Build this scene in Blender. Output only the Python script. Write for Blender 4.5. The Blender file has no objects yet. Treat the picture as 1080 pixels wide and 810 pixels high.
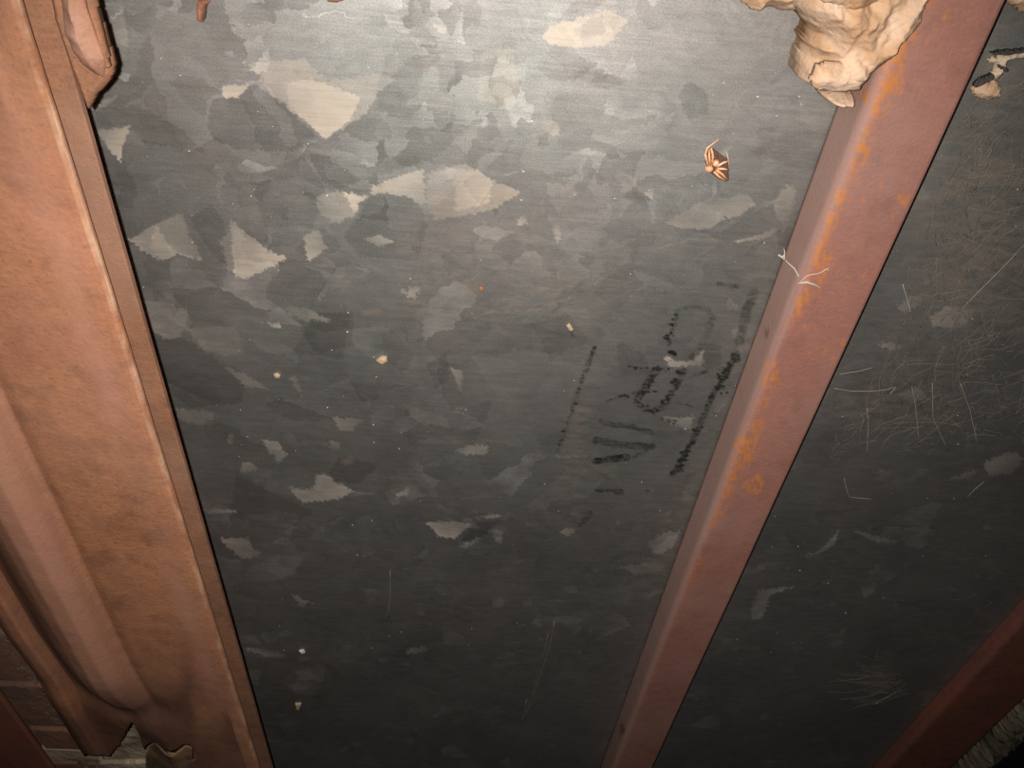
import bpy, math, random
import numpy as np
from mathutils import Vector, Matrix
random.seed(7)
S = bpy.context.scene
# ------------------------------------------------------------------ camera
FPX = 811.0
EL = math.atan2(941.0, 811.0)
SY = -0.0795
R = np.array([math.sqrt(1-SY*SY), SY, 0.0])
PER = np.array([-SY, math.sqrt(1-SY*SY), 0.0])
F = math.cos(EL)*PER + math.sin(EL)*np.array([0, 0, 1.0])
U = np.cross(R, F)
CAM = np.array([0.0, 0.0, 1.5])
cd = bpy.data.cameras.new('camera'); co = bpy.data.objects.new('camera', cd); S.collection.objects.link(co)
cd.sensor_width = 36; cd.lens = 36*FPX/1080; cd.clip_start = 0.01; cd.clip_end = 50
m = Matrix.Identity(4)
for i in range(3):
    m[i][0] = R[i]; m[i][1] = U[i]; m[i][2] = -F[i]; m[i][3] = CAM[i]
co.matrix_world = m
S.camera = co
# ------------------------------------------------------------------ world, flash, exposure
w = bpy.data.worlds.new('world'); S.world = w; w.use_nodes = True
w.node_tree.nodes['Background'].inputs[0].default_value = (0.9, 0.85, 0.8, 1)
w.node_tree.nodes['Background'].inputs[1].default_value = 0.0015
ld = bpy.data.lights.new('phone_flash', 'SPOT'); lo = bpy.data.objects.new('phone_flash', ld); S.collection.objects.link(lo)
ld.energy = 32; ld.spot_size = math.radians(118); ld.spot_blend = 1.0; ld.show_cone = False; ld.shadow_soft_size = 0.0025; ld.color = (1.0, 0.925, 0.86)
lo.location = tuple(CAM + R*(-0.013) + U*0.004)
lo.rotation_euler = Vector(tuple(F*811+R*(535-540)+U*(405-400))).to_track_quat('-Z', 'Y').to_euler()
vs = S.view_settings
vs.view_transform = 'Standard'; vs.look = 'None'; vs.exposure = 0.0; vs.gamma = 1.0; vs.use_curve_mapping = False

# ------------------------------------------------------------------ geometry helpers
H = 0.55                     # height of the sheet above the camera
def at(px, py, z):           # where the sight line through a photo pixel meets the level plane z above the camera
    d = R*(px-540) + U*(405-py) + F*FPX
    t = z/d[2]
    return CAM + d*t
def xs(s, z):                # world x of a line running along +y, given its slope in the photo
    return float(at(441-s*946, 400, z)[0])
def project(P):
    q = P-CAM
    c = q@F
    return 540+FPX*(q@R)/c, 405-FPX*(q@U)/c
def hashg(ix, iy, s):
    n = (ix.astype(np.int64)*374761393 + iy.astype(np.int64)*668265263 + s*974634777) & 0x7fffffff
    n = ((n ^ (n >> 13))*1274126177) & 0x7fffffff
    return ((n ^ (n >> 16)) & 0xffff)/65535.0
def vnoise(x, y, s=0):
    ix = np.floor(x); iy = np.floor(y); fx = x-ix; fy = y-iy
    fx = fx*fx*(3-2*fx); fy = fy*fy*(3-2*fy)
    a = hashg(ix, iy, s); b = hashg(ix+1, iy, s); c = hashg(ix, iy+1, s); d = hashg(ix+1, iy+1, s)
    return (a*(1-fx)+b*fx)*(1-fy)+(c*(1-fx)+d*fx)*fy
def fbm(x, y, s=0, o=4):
    v = 0; a = .5; t = 0
    for k in range(o):
        v = v+a*vnoise(x, y, s+k*17); t += a; a *= .5; x = x*2.03; y = y*2.03
    return v/t
def inpoly(X, Y, pts):
    r = np.zeros(X.shape, bool); n = len(pts)
    for i in range(n):
        x1, y1 = pts[i]; x2, y2 = pts[(i+1) % n]
        if y1 == y2: continue
        c = ((y1 > Y) != (y2 > Y)) & (X < (x2-x1)*(Y-y1)/(y2-y1)+x1)
        r ^= c
    return r
def segdist(X, Y, pts):
    D = np.full(X.shape, 1e9)
    for (x1, y1), (x2, y2) in zip(pts[:-1], pts[1:]):
        dx, dy = x2-x1, y2-y1; L = dx*dx+dy*dy+1e-12
        t = np.clip(((X-x1)*dx+(Y-y1)*dy)/L, 0, 1)
        D = np.minimum(D, np.hypot(X-x1-t*dx, Y-y1-t*dy))
    return D

def mesh_np(name, V, Q, mat, parent=None, smooth=True):
    V = np.asarray(V, dtype=np.float32); Q = np.asarray(Q, dtype=np.int32)
    me = bpy.data.meshes.new(name)
    k = Q.shape[1]
    me.vertices.add(len(V)); me.vertices.foreach_set('co', V.ravel())
    me.loops.add(Q.size); me.loops.foreach_set('vertex_index', Q.ravel())
    me.polygons.add(len(Q)); me.polygons.foreach_set('loop_start', np.arange(0, Q.size, k, dtype=np.int32))
    me.update(calc_edges=True)
    if smooth: me.polygons.foreach_set('use_smooth', np.ones(len(Q), bool))
    me.materials.append(mat)
    o = bpy.data.objects.new(name, me); S.collection.objects.link(o)
    if parent: o.parent = parent
    return o
def mesh_py(name, V, Fc, mat, parent=None, smooth=False, bevel=0, seg=2):
    me = bpy.data.meshes.new(name); me.from_pydata([tuple(map(float, v)) for v in V], [], Fc); me.update()
    if smooth: me.polygons.foreach_set('use_smooth', [True]*len(me.polygons))
    me.materials.append(mat)
    o = bpy.data.objects.new(name, me); S.collection.objects.link(o)
    if parent: o.parent = parent
    if bevel:
        b = o.modifiers.new('bevel', 'BEVEL'); b.width = bevel; b.segments = seg; b.limit_method = 'ANGLE'
    return o
def attr(o, name, A):
    a = o.data.attributes.new(name, 'FLOAT_COLOR', 'POINT')
    a.data.foreach_set('color', np.asarray(A, dtype=np.float32).ravel())
def tag(o, label=None, cat=None, group=None, kind=None):
    if label: o['label'] = label
    if cat: o['category'] = cat
    if group: o['group'] = group
    if kind: o['kind'] = kind
    return o
def empty(name, loc, *a, **k):
    o = bpy.data.objects.new(name, None); S.collection.objects.link(o)
    o.location = tuple(map(float, loc)); o.empty_display_size = .02
    return tag(o, *a, **k)
def adopt(o, root):          # parent a mesh built in world space under a root that stands at its own place
    o.parent = root
    o.matrix_parent_inverse = Matrix.Translation(-root.location)
    return o
def prism_y(name, prof, ys, mat, bevel=0.0, wob=0.0, seg=3):   # closed profile (x,z) swept along y through stations
    V = []; n = len(prof)
    for y in ys:
        for (x, z) in prof:
            V.append((x+random.uniform(-wob, wob), y, z+random.uniform(-wob, wob)*.6))
    Fc = []
    for k in range(len(ys)-1):
        for i in range(n):
            j = (i+1) % n
            Fc.append((k*n+i, k*n+j, (k+1)*n+j, (k+1)*n+i))
    Fc.append(tuple(range(n-1, -1, -1))); Fc.append(tuple((len(ys)-1)*n+i for i in range(n)))
    return mesh_py(name, V, Fc, mat, smooth=False, bevel=bevel, seg=seg)
def tubes(name, paths, mat, sides=4):      # paths: list of (points, radii); one mesh
    V = []; Fc = []
    for pts, rad in paths:
        pts = [Vector(p) for p in pts]; b0 = len(V); n = len(pts)
        for i, p in enumerate(pts):
            t = (pts[min(i+1, n-1)]-pts[max(i-1, 0)])
            if t.length < 1e-9: t = Vector((0, 1, 0))
            t.normalize()
            a = t.cross(Vector((0, 0, 1)))
            if a.length < 1e-3: a = Vector((1, 0, 0))
            a.normalize(); b = t.cross(a)
            r = rad[i] if hasattr(rad, '__len__') else rad
            for k in range(sides):
                th = 2*math.pi*k/sides
                V.append(p+(a*math.cos(th)+b*math.sin(th))*r)
        for i in range(n-1):
            for k in range(sides):
                l = (k+1) % sides
                Fc.append((b0+i*sides+k, b0+i*sides+l, b0+(i+1)*sides+l, b0+(i+1)*sides+k))
        Fc.append(tuple(b0+k for k in range(sides-1, -1, -1)))
        Fc.append(tuple(b0+(n-1)*sides+k for k in range(sides)))
    return mesh_py(name, V, Fc, mat, smooth=True)

# ------------------------------------------------------------------ node helpers
def newmat(name):
    mt = bpy.data.materials.new(name); mt.use_nodes = True
    nt = mt.node_tree; b = nt.nodes['Principled BSDF']
    return mt, nt, b
class NT:
    def __init__(s, nt): s.nt = nt
    def n(s, t, **k):
        o = s.nt.nodes.new(t)
        for a, v in k.items(): setattr(o, a, v)
        return o
    def l(s, a, b): s.nt.links.new(a, b)
    def put(s, sock, v):
        if hasattr(v, 'is_output') or hasattr(v, 'links'): s.l(v, sock)
        else: sock.default_value = v
    def math(s, op, a, b=None, c=None):
        o = s.n('ShaderNodeMath', operation=op); s.put(o.inputs[0], a)
        if b is not None: s.put(o.inputs[1], b)
        if c is not None: s.put(o.inputs[2], c)
        return o.outputs[0]
    def vm(s, op, a, b=None, sc=None):
        o = s.n('ShaderNodeVectorMath', operation=op); s.put(o.inputs[0], a)
        if b is not None: s.put(o.inputs[1], b)
        if sc is not None: s.put(o.inputs['Scale'], sc)
        return o.outputs[0]
    def noise(s, vec, scale, detail=3, rough=.55, dist=0, color=False):
        o = s.n('ShaderNodeTexNoise'); s.put(o.inputs['Vector'], vec)
        o.inputs['Scale'].default_value = scale; o.inputs['Detail'].default_value = detail
        o.inputs['Roughness'].default_value = rough; o.inputs['Distortion'].default_value = dist
        return o.outputs['Color' if color else 0]
    def ramp(s, v, lo, hi, a=0.0, b=1.0):
        o = s.n('ShaderNodeMapRange'); s.put(o.inputs[0], v)
        o.inputs[1].default_value = lo; o.inputs[2].default_value = hi
        o.inputs[3].default_value = a; o.inputs[4].default_value = b
        return o.outputs[0]
    def mix(s, f, a, b, mode='MIX'):
        o = s.n('ShaderNodeMix', data_type='RGBA', blend_type=mode)
        s.put(o.inputs[0], f)
        for k, v in ((6, a), (7, b)):
            if isinstance(v, tuple) and len(v) == 3: v = v+(1,)
            s.put(o.inputs[k], v)
        return o.outputs[2]
    def scale(s, vec, v3):
        o = s.n('ShaderNodeMapping'); s.put(o.inputs['Vector'], vec); o.inputs['Scale'].default_value = v3
        return o.outputs[0]
    def bump(s, h, strength, dist):
        o = s.n('ShaderNodeBump'); s.l(h, o.inputs['Height']); o.inputs['Strength'].default_value = strength
        o.inputs['Distance'].default_value = dist
        return o.outputs[0]

# ---- galvanised sheet: spangle crystals with their own tilt and sheen
def galv():
    mt, nt, b = newmat('galvanised_steel'); N = NT(nt)
    p = N.n('ShaderNodeTexCoord').outputs['Object']
    d1 = N.vm('SCALE', N.vm('SUBTRACT', N.noise(p, 24, 3, .6, color=True), (0.5, 0.5, 0.5)), sc=0.045)
    d2 = N.vm('SCALE', N.vm('SUBTRACT', N.noise(p, 260, 3, .6, color=True), (0.5, 0.5, 0.5)), sc=0.006)
    pd = N.vm('ADD', N.vm('ADD', p, d1), d2)
    def crystals(scale, nsec, seed):
        v = N.n('ShaderNodeTexVoronoi', voronoi_dimensions='2D'); N.l(pd, v.inputs['Vector'])
        v.inputs['Scale'].default_value = scale; v.inputs['Randomness'].default_value = 1
        sep = N.n('ShaderNodeSeparateXYZ'); N.l(N.vm('SUBTRACT', pd, v.outputs['Position']), sep.inputs[0])
        ang = N.math('ARCTAN2', sep.outputs[1], sep.outputs[0])
        cs = N.n('ShaderNodeSeparateColor'); N.l(v.outputs['Color'], cs.inputs[0])
        a2 = N.math('ADD', ang, N.math('MULTIPLY', cs.outputs[0], 6.283))
        sec = N.math('FLOOR', N.math('MULTIPLY', a2, nsec/6.2832))
        cmb = N.n('ShaderNodeCombineXYZ'); N.l(cs.outputs[1], cmb.inputs[0]); N.l(cs.outputs[2], cmb.inputs[1]); N.l(N.math('MULTIPLY', sec, 0.37), cmb.inputs[2])
        wn = N.n('ShaderNodeTexWhiteNoise', noise_dimensions='3D'); N.l(cmb.outputs[0], wn.inputs['Vector'])
        feather = N.math('SINE', N.math('MULTIPLY', a2, 46.0))
        fr = N.math('FRACT', N.math('MULTIPLY', a2, nsec/6.2832))
        return wn.outputs['Value'], wn.outputs['Color'], feather, fr
    v1, c1, f1, r1 = crystals(12, 5, 1)
    v2, c2, f2, r2 = crystals(34, 4, 2)
    sel = N.math('GREATER_THAN', N.noise(pd, 11, 2), 0.55)
    mv = N.n('ShaderNodeMix', data_type='FLOAT'); N.l(sel, mv.inputs[0]); N.l(v1, mv.inputs[2]); N.l(v2, mv.inputs[3])
    val = mv.outputs[0]
    cc = N.mix(sel, c1, c2)
    mf = N.n('ShaderNodeMix', data_type='FLOAT'); N.l(sel, mf.inputs[0]); N.l(f1, mf.inputs[2]); N.l(f2, mf.inputs[3])
    feather = N.math('MULTIPLY', N.math('MULTIPLY', mf.outputs[0], N.ramp(N.noise(pd, 30, 2), .5, .68)), 0.05)
    A = N.n('ShaderNodeAttribute', attribute_name='grain'); sA = N.n('ShaderNodeSeparateColor'); N.l(A.outputs['Color'], sA.inputs[0])
    B = N.n('ShaderNodeAttribute', attribute_name='marks'); sB = N.n('ShaderNodeSeparateColor'); N.l(B.outputs['Color'], sB.inputs[0])
    light, dark, ink = sA.outputs[0], sA.outputs[1], sA.outputs[2]
    stain, scratch = sB.outputs[0], sB.outputs[1]
    mr = N.n('ShaderNodeMix', data_type='FLOAT'); N.l(sel, mr.inputs[0]); N.l(r1, mr.inputs[2]); N.l(r2, mr.inputs[3])
    fr = mr.outputs[0]
    # grey of a crystal: mostly mid, some lighter, few bright
    g = N.ramp(val, 0, 1, 0.92, 1.08)
    g = N.math('ADD', g, N.math('MULTIPLY', N.ramp(val, .90, .93, 0, 0.35), N.ramp(N.noise(p, 35, 3), .4, .65)))
    g = N.math('ADD', g, feather)
    g = N.math('ADD', g, N.math('MULTIPLY', N.math('SUBTRACT', fr, .5), N.ramp(val, 0, 1, -.16, .16)))
    ps = N.scale(p, (18, 260, 1)); streak = N.noise(ps, 1.0, 4, .65)
    g = N.math('MULTIPLY', g, N.ramp(streak, .25, .75, .90, 1.10))
    g = N.math('MULTIPLY', g, N.ramp(N.noise(p, 7, 5, .6), .3, .7, .86, 1.12))
    g = N.math('MULTIPLY', g, N.ramp(N.noise(p, 800, 3, .7), .3, .7, .80, 1.20))
    g = N.math('MULTIPLY', g, N.ramp(N.noise(N.scale(p, (60, 120, 1)), 1.0, 5, .65), .3, .7, .90, 1.10))
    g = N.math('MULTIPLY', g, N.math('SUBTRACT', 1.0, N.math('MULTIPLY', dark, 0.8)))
    col = N.mix(1.0, (0.205, 0.205, 0.205), N.n('ShaderNodeCombineColor').outputs[0])
    cmb = N.n('ShaderNodeCombineColor')
    for i in range(3): N.l(g, cmb.inputs[i])
    col = N.mix(1.0, (0.335, 0.324, 0.312), cmb.outputs[0], 'MULTIPLY')
    tint = N.ramp(N.noise(p, 9, 3), .4, .65)
    col = N.mix(tint, col, N.mix(1.0, col, (0.95, 1.01, 1.0), 'MULTIPLY'))
    dust = N.ramp(N.noise(p, 5, 6, .7), .55, .75, 0, .35)
    col = N.mix(dust, col, (0.26, 0.225, 0.20))
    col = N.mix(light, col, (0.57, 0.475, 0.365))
    col = N.mix(stain, col, (0.27, 0.19, 0.135))
    fine = N.ramp(N.noise(N.scale(p, (40, 1100, 1)), 1.0, 3, .6), .56, .70, 0, .55)
    col = N.mix(N.math('MULTIPLY', fine, N.ramp(N.noise(p, 11, 3), .42, .6)), col, (0.45, 0.42, 0.38))
    col = N.mix(scratch, col, (0.55, 0.47, 0.36))
    col = N.mix(ink, col, (0.018, 0.018, 0.016))
    N.l(col, b.inputs['Base Color'])
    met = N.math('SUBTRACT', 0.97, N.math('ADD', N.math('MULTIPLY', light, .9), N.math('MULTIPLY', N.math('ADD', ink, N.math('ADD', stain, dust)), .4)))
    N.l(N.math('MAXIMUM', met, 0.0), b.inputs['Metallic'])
    N.l(N.ramp(val, 0, 1, .625, .60), b.inputs['Roughness'])
    # crystal tilt
    t = N.vm('SCALE', N.vm('MULTIPLY', N.vm('SUBTRACT', cc, (0.5, 0.5, 0.5)), (0.12, 0.12, 0.0)), sc=N.ramp(fr, 0, 1, .25, 1.0))
    geo = N.n('ShaderNodeNewGeometry')
    bn = N.bump(streak, .12, .0006)
    nn = N.vm('NORMALIZE', N.vm('ADD', bn, t))
    N.l(nn, b.inputs['Normal'])
    return mt
# ---- rust and old primer
def rusty(name, c_a, c_b, c_dark, c_paint, paint_amt=0.0, scale=9, rough=.85, spots=.5, attrn=None, spec=.3, rust_or_highlight=None):
    mt, nt, b = newmat(name); N = NT(nt)
    p = N.n('ShaderNodeTexCoord').outputs['Object']
    n1 = N.noise(p, scale, 6, .62, .4); n2 = N.noise(p, scale*5, 5, .65); n3 = N.noise(p, scale*38, 3, .6)
    col = N.mix(N.ramp(n1, .38, .62), c_a, c_b)
    col = N.mix(N.ramp(n2, .5, .72, 0, .55), col, c_dark)
    col = N.mix(N.ramp(n3, .56, .72, 0, spots), col, c_dark)
    nf = N.noise(N.scale(p, (130, 330, 130)), 1.0, 4, .65)
    col = N.mix(N.ramp(nf, .35, .65, .32, 0), col, c_dark)
    pk = N.ramp(N.noise(p, scale*.7, 5, .6), .45, .62, 0, paint_amt)
    col = N.mix(pk, col, c_paint)
    if attrn:
        A = N.n('ShaderNodeAttribute', attribute_name=attrn); sA = N.n('ShaderNodeSeparateColor'); N.l(A.outputs['Color'], sA.inputs[0])
        f = N.math('MULTIPLY', sA.outputs[0], N.ramp(n2, .3, .6, .75, 1.0))
        col = N.mix(f, col, c_paint)
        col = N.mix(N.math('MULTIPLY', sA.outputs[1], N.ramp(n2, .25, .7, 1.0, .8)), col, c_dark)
        col = N.mix(sA.outputs[2], col, rust_or_highlight or (0.6, 0.48, 0.36))  # orange rust on the bar, painted lip highlight on the pan
    N.l(col, b.inputs['Base Color'])
    b.inputs['Roughness'].default_value = rough
    b.inputs['Specular IOR Level'].default_value = spec
    n4 = N.noise(p, scale*90, 3, .6)
    h = N.math('ADD', N.math('MULTIPLY', n2, .35), N.math('ADD', N.math('MULTIPLY', n3, .35), N.math('MULTIPLY', n4, .12)))
    N.l(N.bump(h, .55, .0020), b.inputs['Normal'])
    return mt
def plain(name, col, var=.25, scale=60, rough=.9, bump=.5, dist=.002, col2=None, spec=.3):
    mt, nt, b = newmat(name); N = NT(nt)
    p = N.n('ShaderNodeTexCoord').outputs['Object']
    n = N.noise(p, scale, 6, .65); n0 = N.noise(p, scale*.25, 4, .6)
    c = N.mix(N.ramp(n, .3, .7), tuple(x*(1-var) for x in col), tuple(min(1, x*(1+var)) for x in col))
    if col2: c = N.mix(N.ramp(n0, .42, .6), c, col2)
    N.l(c, b.inputs['Base Color']); b.inputs['Roughness'].default_value = rough
    b.inputs['Specular IOR Level'].default_value = spec
    if bump: N.l(N.bump(n, bump, dist), b.inputs['Normal'])
    return mt
M_GALV = galv()
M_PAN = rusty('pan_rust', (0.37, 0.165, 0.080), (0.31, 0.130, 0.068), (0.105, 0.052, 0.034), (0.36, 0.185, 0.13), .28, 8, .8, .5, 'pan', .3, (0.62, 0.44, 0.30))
M_FLANGE = rusty('flange_rust', (0.25, 0.115, 0.060), (0.19, 0.093, 0.052), (0.09, 0.047, 0.032), (0.26, 0.155, 0.11), .4, 14, .85, .7)
M_BRACKET = rusty('bracket_rust', (0.30, 0.130, 0.075), (0.24, 0.12, 0.07), (0.09, 0.045, 0.035), (0.32, 0.19, 0.14), .6, 26, .85, .6)
M_BAR = rusty('red_primer', (0.295, 0.135, 0.103), (0.265, 0.125, 0.100), (0.17, 0.080, 0.062), (0.315, 0.205, 0.175), .30, 10, .62, .22, 'bar', .4, (0.46, 0.165, 0.035))
M_BAR2 = rusty('red_primer_dull', (0.20, 0.075, 0.055), (0.16, 0.065, 0.05), (0.07, 0.03, 0.025), (0.22, 0.075, 0.035), .5, 12, .75, .5)
M_MORT = plain('old_mortar', (0.58, 0.42, 0.30), .30, 110, .95, .7, .003, (0.43, 0.265, 0.15))
M_MORTG = plain('grey_mortar', (0.48, 0.38, 0.27), .3, 90, .95, .8, .004, (0.20, 0.15, 0.11))
M_BRICK = plain('dark_brick', (0.22, 0.11, 0.07), .35, 55, .95, .8, .003, (0.14, 0.085, 0.06))
M_WEB = plain('cobweb', (0.48, 0.43, 0.36), .1, 50, .9, 0)
M_WEBD = plain('dusty_cobweb', (0.21, 0.18, 0.145), .2, 50, .95, 0)
M_TAB = plain('grimy_steel', (0.13, 0.085, 0.06), .3, 80, .8, .5, .001, (0.24, 0.14, 0.07))
M_CRUST = plain('dirty_mortar', (0.17, 0.145, 0.10), .5, 60, .95, .8, .003, (0.08, 0.065, 0.05))
M_TAN = plain('tan_crumb', (0.42, 0.31, 0.20), .3, 300, .9, .6, .001)
M_RCRUMB = plain('rust_crumb', (0.40, 0.17, 0.09), .4, 300, .9, .6, .001, (0.10, 0.05, 0.04))
M_HUSK = plain('dry_husk', (0.62, 0.30, 0.15), .3, 500, .6, .4, .0005, (0.75, 0.50, 0.33), .5)
M_HUSKD = plain('dark_husk', (0.10, 0.05, 0.035), .3, 500, .6, .4, .0005)
M_DUST = plain('white_dust', (0.70, 0.66, 0.60), .05, 100, .6, 0)
M_DARKP = plain('sooty_crust', (0.05, 0.045, 0.04), .4, 120, .95, .8, .002)

# ------------------------------------------------------------------ the sheet overhead (setting)
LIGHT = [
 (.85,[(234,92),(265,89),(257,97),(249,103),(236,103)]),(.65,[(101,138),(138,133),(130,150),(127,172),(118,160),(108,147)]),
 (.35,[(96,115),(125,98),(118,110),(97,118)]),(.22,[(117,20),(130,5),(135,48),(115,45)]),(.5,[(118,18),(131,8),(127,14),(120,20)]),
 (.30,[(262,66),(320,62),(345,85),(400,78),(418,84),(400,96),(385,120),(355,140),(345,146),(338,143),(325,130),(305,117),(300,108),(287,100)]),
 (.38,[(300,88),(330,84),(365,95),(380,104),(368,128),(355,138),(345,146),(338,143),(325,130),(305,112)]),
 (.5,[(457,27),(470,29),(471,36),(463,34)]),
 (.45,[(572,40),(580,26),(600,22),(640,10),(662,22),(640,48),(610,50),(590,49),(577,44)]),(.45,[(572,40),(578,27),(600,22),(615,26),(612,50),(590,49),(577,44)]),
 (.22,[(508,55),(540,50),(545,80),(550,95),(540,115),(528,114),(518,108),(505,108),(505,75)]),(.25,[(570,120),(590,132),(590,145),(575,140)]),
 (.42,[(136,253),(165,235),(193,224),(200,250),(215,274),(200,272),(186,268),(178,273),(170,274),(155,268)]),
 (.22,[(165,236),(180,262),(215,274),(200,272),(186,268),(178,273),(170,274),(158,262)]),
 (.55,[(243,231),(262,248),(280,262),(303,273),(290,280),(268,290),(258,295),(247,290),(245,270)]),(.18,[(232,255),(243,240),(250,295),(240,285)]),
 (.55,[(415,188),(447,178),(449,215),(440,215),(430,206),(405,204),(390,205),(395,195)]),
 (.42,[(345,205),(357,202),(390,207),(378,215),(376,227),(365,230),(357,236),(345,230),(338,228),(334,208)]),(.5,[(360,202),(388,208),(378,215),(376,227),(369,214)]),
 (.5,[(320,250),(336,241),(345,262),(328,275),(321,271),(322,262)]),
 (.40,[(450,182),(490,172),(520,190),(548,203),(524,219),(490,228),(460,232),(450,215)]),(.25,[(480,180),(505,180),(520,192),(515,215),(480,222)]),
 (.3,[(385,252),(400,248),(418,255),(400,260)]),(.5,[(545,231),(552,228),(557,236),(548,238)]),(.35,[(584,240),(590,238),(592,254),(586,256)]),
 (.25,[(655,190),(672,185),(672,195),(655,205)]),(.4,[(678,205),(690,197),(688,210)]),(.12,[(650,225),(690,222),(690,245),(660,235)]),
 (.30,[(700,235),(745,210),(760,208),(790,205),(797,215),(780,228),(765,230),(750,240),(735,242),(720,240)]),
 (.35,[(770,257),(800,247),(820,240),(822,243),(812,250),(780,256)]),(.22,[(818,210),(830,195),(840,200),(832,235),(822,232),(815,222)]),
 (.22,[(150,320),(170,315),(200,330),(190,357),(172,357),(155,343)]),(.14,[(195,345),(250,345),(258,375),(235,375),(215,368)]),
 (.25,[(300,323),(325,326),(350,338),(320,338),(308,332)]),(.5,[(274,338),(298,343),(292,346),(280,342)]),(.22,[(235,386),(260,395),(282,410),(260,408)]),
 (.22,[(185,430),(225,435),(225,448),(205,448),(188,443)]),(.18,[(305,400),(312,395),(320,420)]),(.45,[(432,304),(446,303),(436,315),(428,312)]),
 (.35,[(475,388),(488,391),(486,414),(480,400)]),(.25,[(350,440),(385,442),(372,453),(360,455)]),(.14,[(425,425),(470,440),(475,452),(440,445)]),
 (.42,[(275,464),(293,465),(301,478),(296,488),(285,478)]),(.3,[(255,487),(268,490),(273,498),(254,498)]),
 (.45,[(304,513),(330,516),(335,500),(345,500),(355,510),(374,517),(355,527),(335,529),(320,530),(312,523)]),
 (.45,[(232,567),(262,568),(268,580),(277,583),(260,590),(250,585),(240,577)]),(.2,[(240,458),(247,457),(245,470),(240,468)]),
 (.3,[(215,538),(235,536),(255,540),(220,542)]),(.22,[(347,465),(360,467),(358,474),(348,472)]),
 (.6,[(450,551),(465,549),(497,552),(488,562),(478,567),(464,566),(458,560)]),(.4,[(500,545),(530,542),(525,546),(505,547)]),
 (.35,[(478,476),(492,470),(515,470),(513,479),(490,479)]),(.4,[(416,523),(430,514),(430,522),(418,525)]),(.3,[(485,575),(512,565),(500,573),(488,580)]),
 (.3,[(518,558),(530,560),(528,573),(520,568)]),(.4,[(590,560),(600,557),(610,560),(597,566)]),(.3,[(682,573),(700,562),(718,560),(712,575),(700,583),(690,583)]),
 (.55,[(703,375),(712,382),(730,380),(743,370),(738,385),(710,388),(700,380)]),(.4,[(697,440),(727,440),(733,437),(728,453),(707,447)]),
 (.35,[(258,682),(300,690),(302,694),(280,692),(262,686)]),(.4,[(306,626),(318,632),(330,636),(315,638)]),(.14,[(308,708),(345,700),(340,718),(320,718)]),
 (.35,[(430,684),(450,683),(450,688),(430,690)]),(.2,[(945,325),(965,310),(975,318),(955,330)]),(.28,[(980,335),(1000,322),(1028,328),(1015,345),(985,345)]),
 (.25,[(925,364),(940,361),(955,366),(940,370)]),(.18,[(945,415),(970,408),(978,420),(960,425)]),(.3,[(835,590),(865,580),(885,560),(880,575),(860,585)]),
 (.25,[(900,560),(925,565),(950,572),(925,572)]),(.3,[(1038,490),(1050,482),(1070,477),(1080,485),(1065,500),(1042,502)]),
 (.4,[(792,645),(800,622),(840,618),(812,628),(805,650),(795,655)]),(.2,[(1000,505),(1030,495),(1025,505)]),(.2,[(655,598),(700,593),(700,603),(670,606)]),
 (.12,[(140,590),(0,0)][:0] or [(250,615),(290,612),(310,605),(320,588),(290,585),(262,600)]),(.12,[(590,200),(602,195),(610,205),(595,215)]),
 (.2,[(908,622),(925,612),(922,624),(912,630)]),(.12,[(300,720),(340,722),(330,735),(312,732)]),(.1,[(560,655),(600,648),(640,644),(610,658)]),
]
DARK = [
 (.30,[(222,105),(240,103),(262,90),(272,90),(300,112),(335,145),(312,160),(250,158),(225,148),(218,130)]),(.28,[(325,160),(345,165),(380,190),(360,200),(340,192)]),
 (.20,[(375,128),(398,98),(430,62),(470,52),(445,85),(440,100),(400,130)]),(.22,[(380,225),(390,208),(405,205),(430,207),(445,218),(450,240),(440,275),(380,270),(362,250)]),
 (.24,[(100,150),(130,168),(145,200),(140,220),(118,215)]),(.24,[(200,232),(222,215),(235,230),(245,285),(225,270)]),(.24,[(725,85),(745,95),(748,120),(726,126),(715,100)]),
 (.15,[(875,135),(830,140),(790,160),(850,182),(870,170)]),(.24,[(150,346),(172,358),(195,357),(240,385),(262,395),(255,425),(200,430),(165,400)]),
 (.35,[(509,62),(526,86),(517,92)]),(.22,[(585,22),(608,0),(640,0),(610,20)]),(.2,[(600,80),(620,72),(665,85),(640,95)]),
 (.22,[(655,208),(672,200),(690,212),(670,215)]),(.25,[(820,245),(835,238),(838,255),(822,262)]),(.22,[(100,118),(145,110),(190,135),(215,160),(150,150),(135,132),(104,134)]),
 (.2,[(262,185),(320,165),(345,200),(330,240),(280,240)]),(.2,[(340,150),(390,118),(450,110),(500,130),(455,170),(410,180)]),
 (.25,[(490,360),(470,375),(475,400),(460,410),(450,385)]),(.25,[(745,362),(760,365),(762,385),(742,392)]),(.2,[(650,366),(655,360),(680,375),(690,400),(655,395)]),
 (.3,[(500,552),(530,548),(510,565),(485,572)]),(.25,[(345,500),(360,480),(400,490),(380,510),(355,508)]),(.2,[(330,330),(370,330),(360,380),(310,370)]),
 (.25,[(250,500),(330,540),(300,560),(240,545)]),(.2,[(560,340),(600,330),(620,360),(580,380)]),
]
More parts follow.
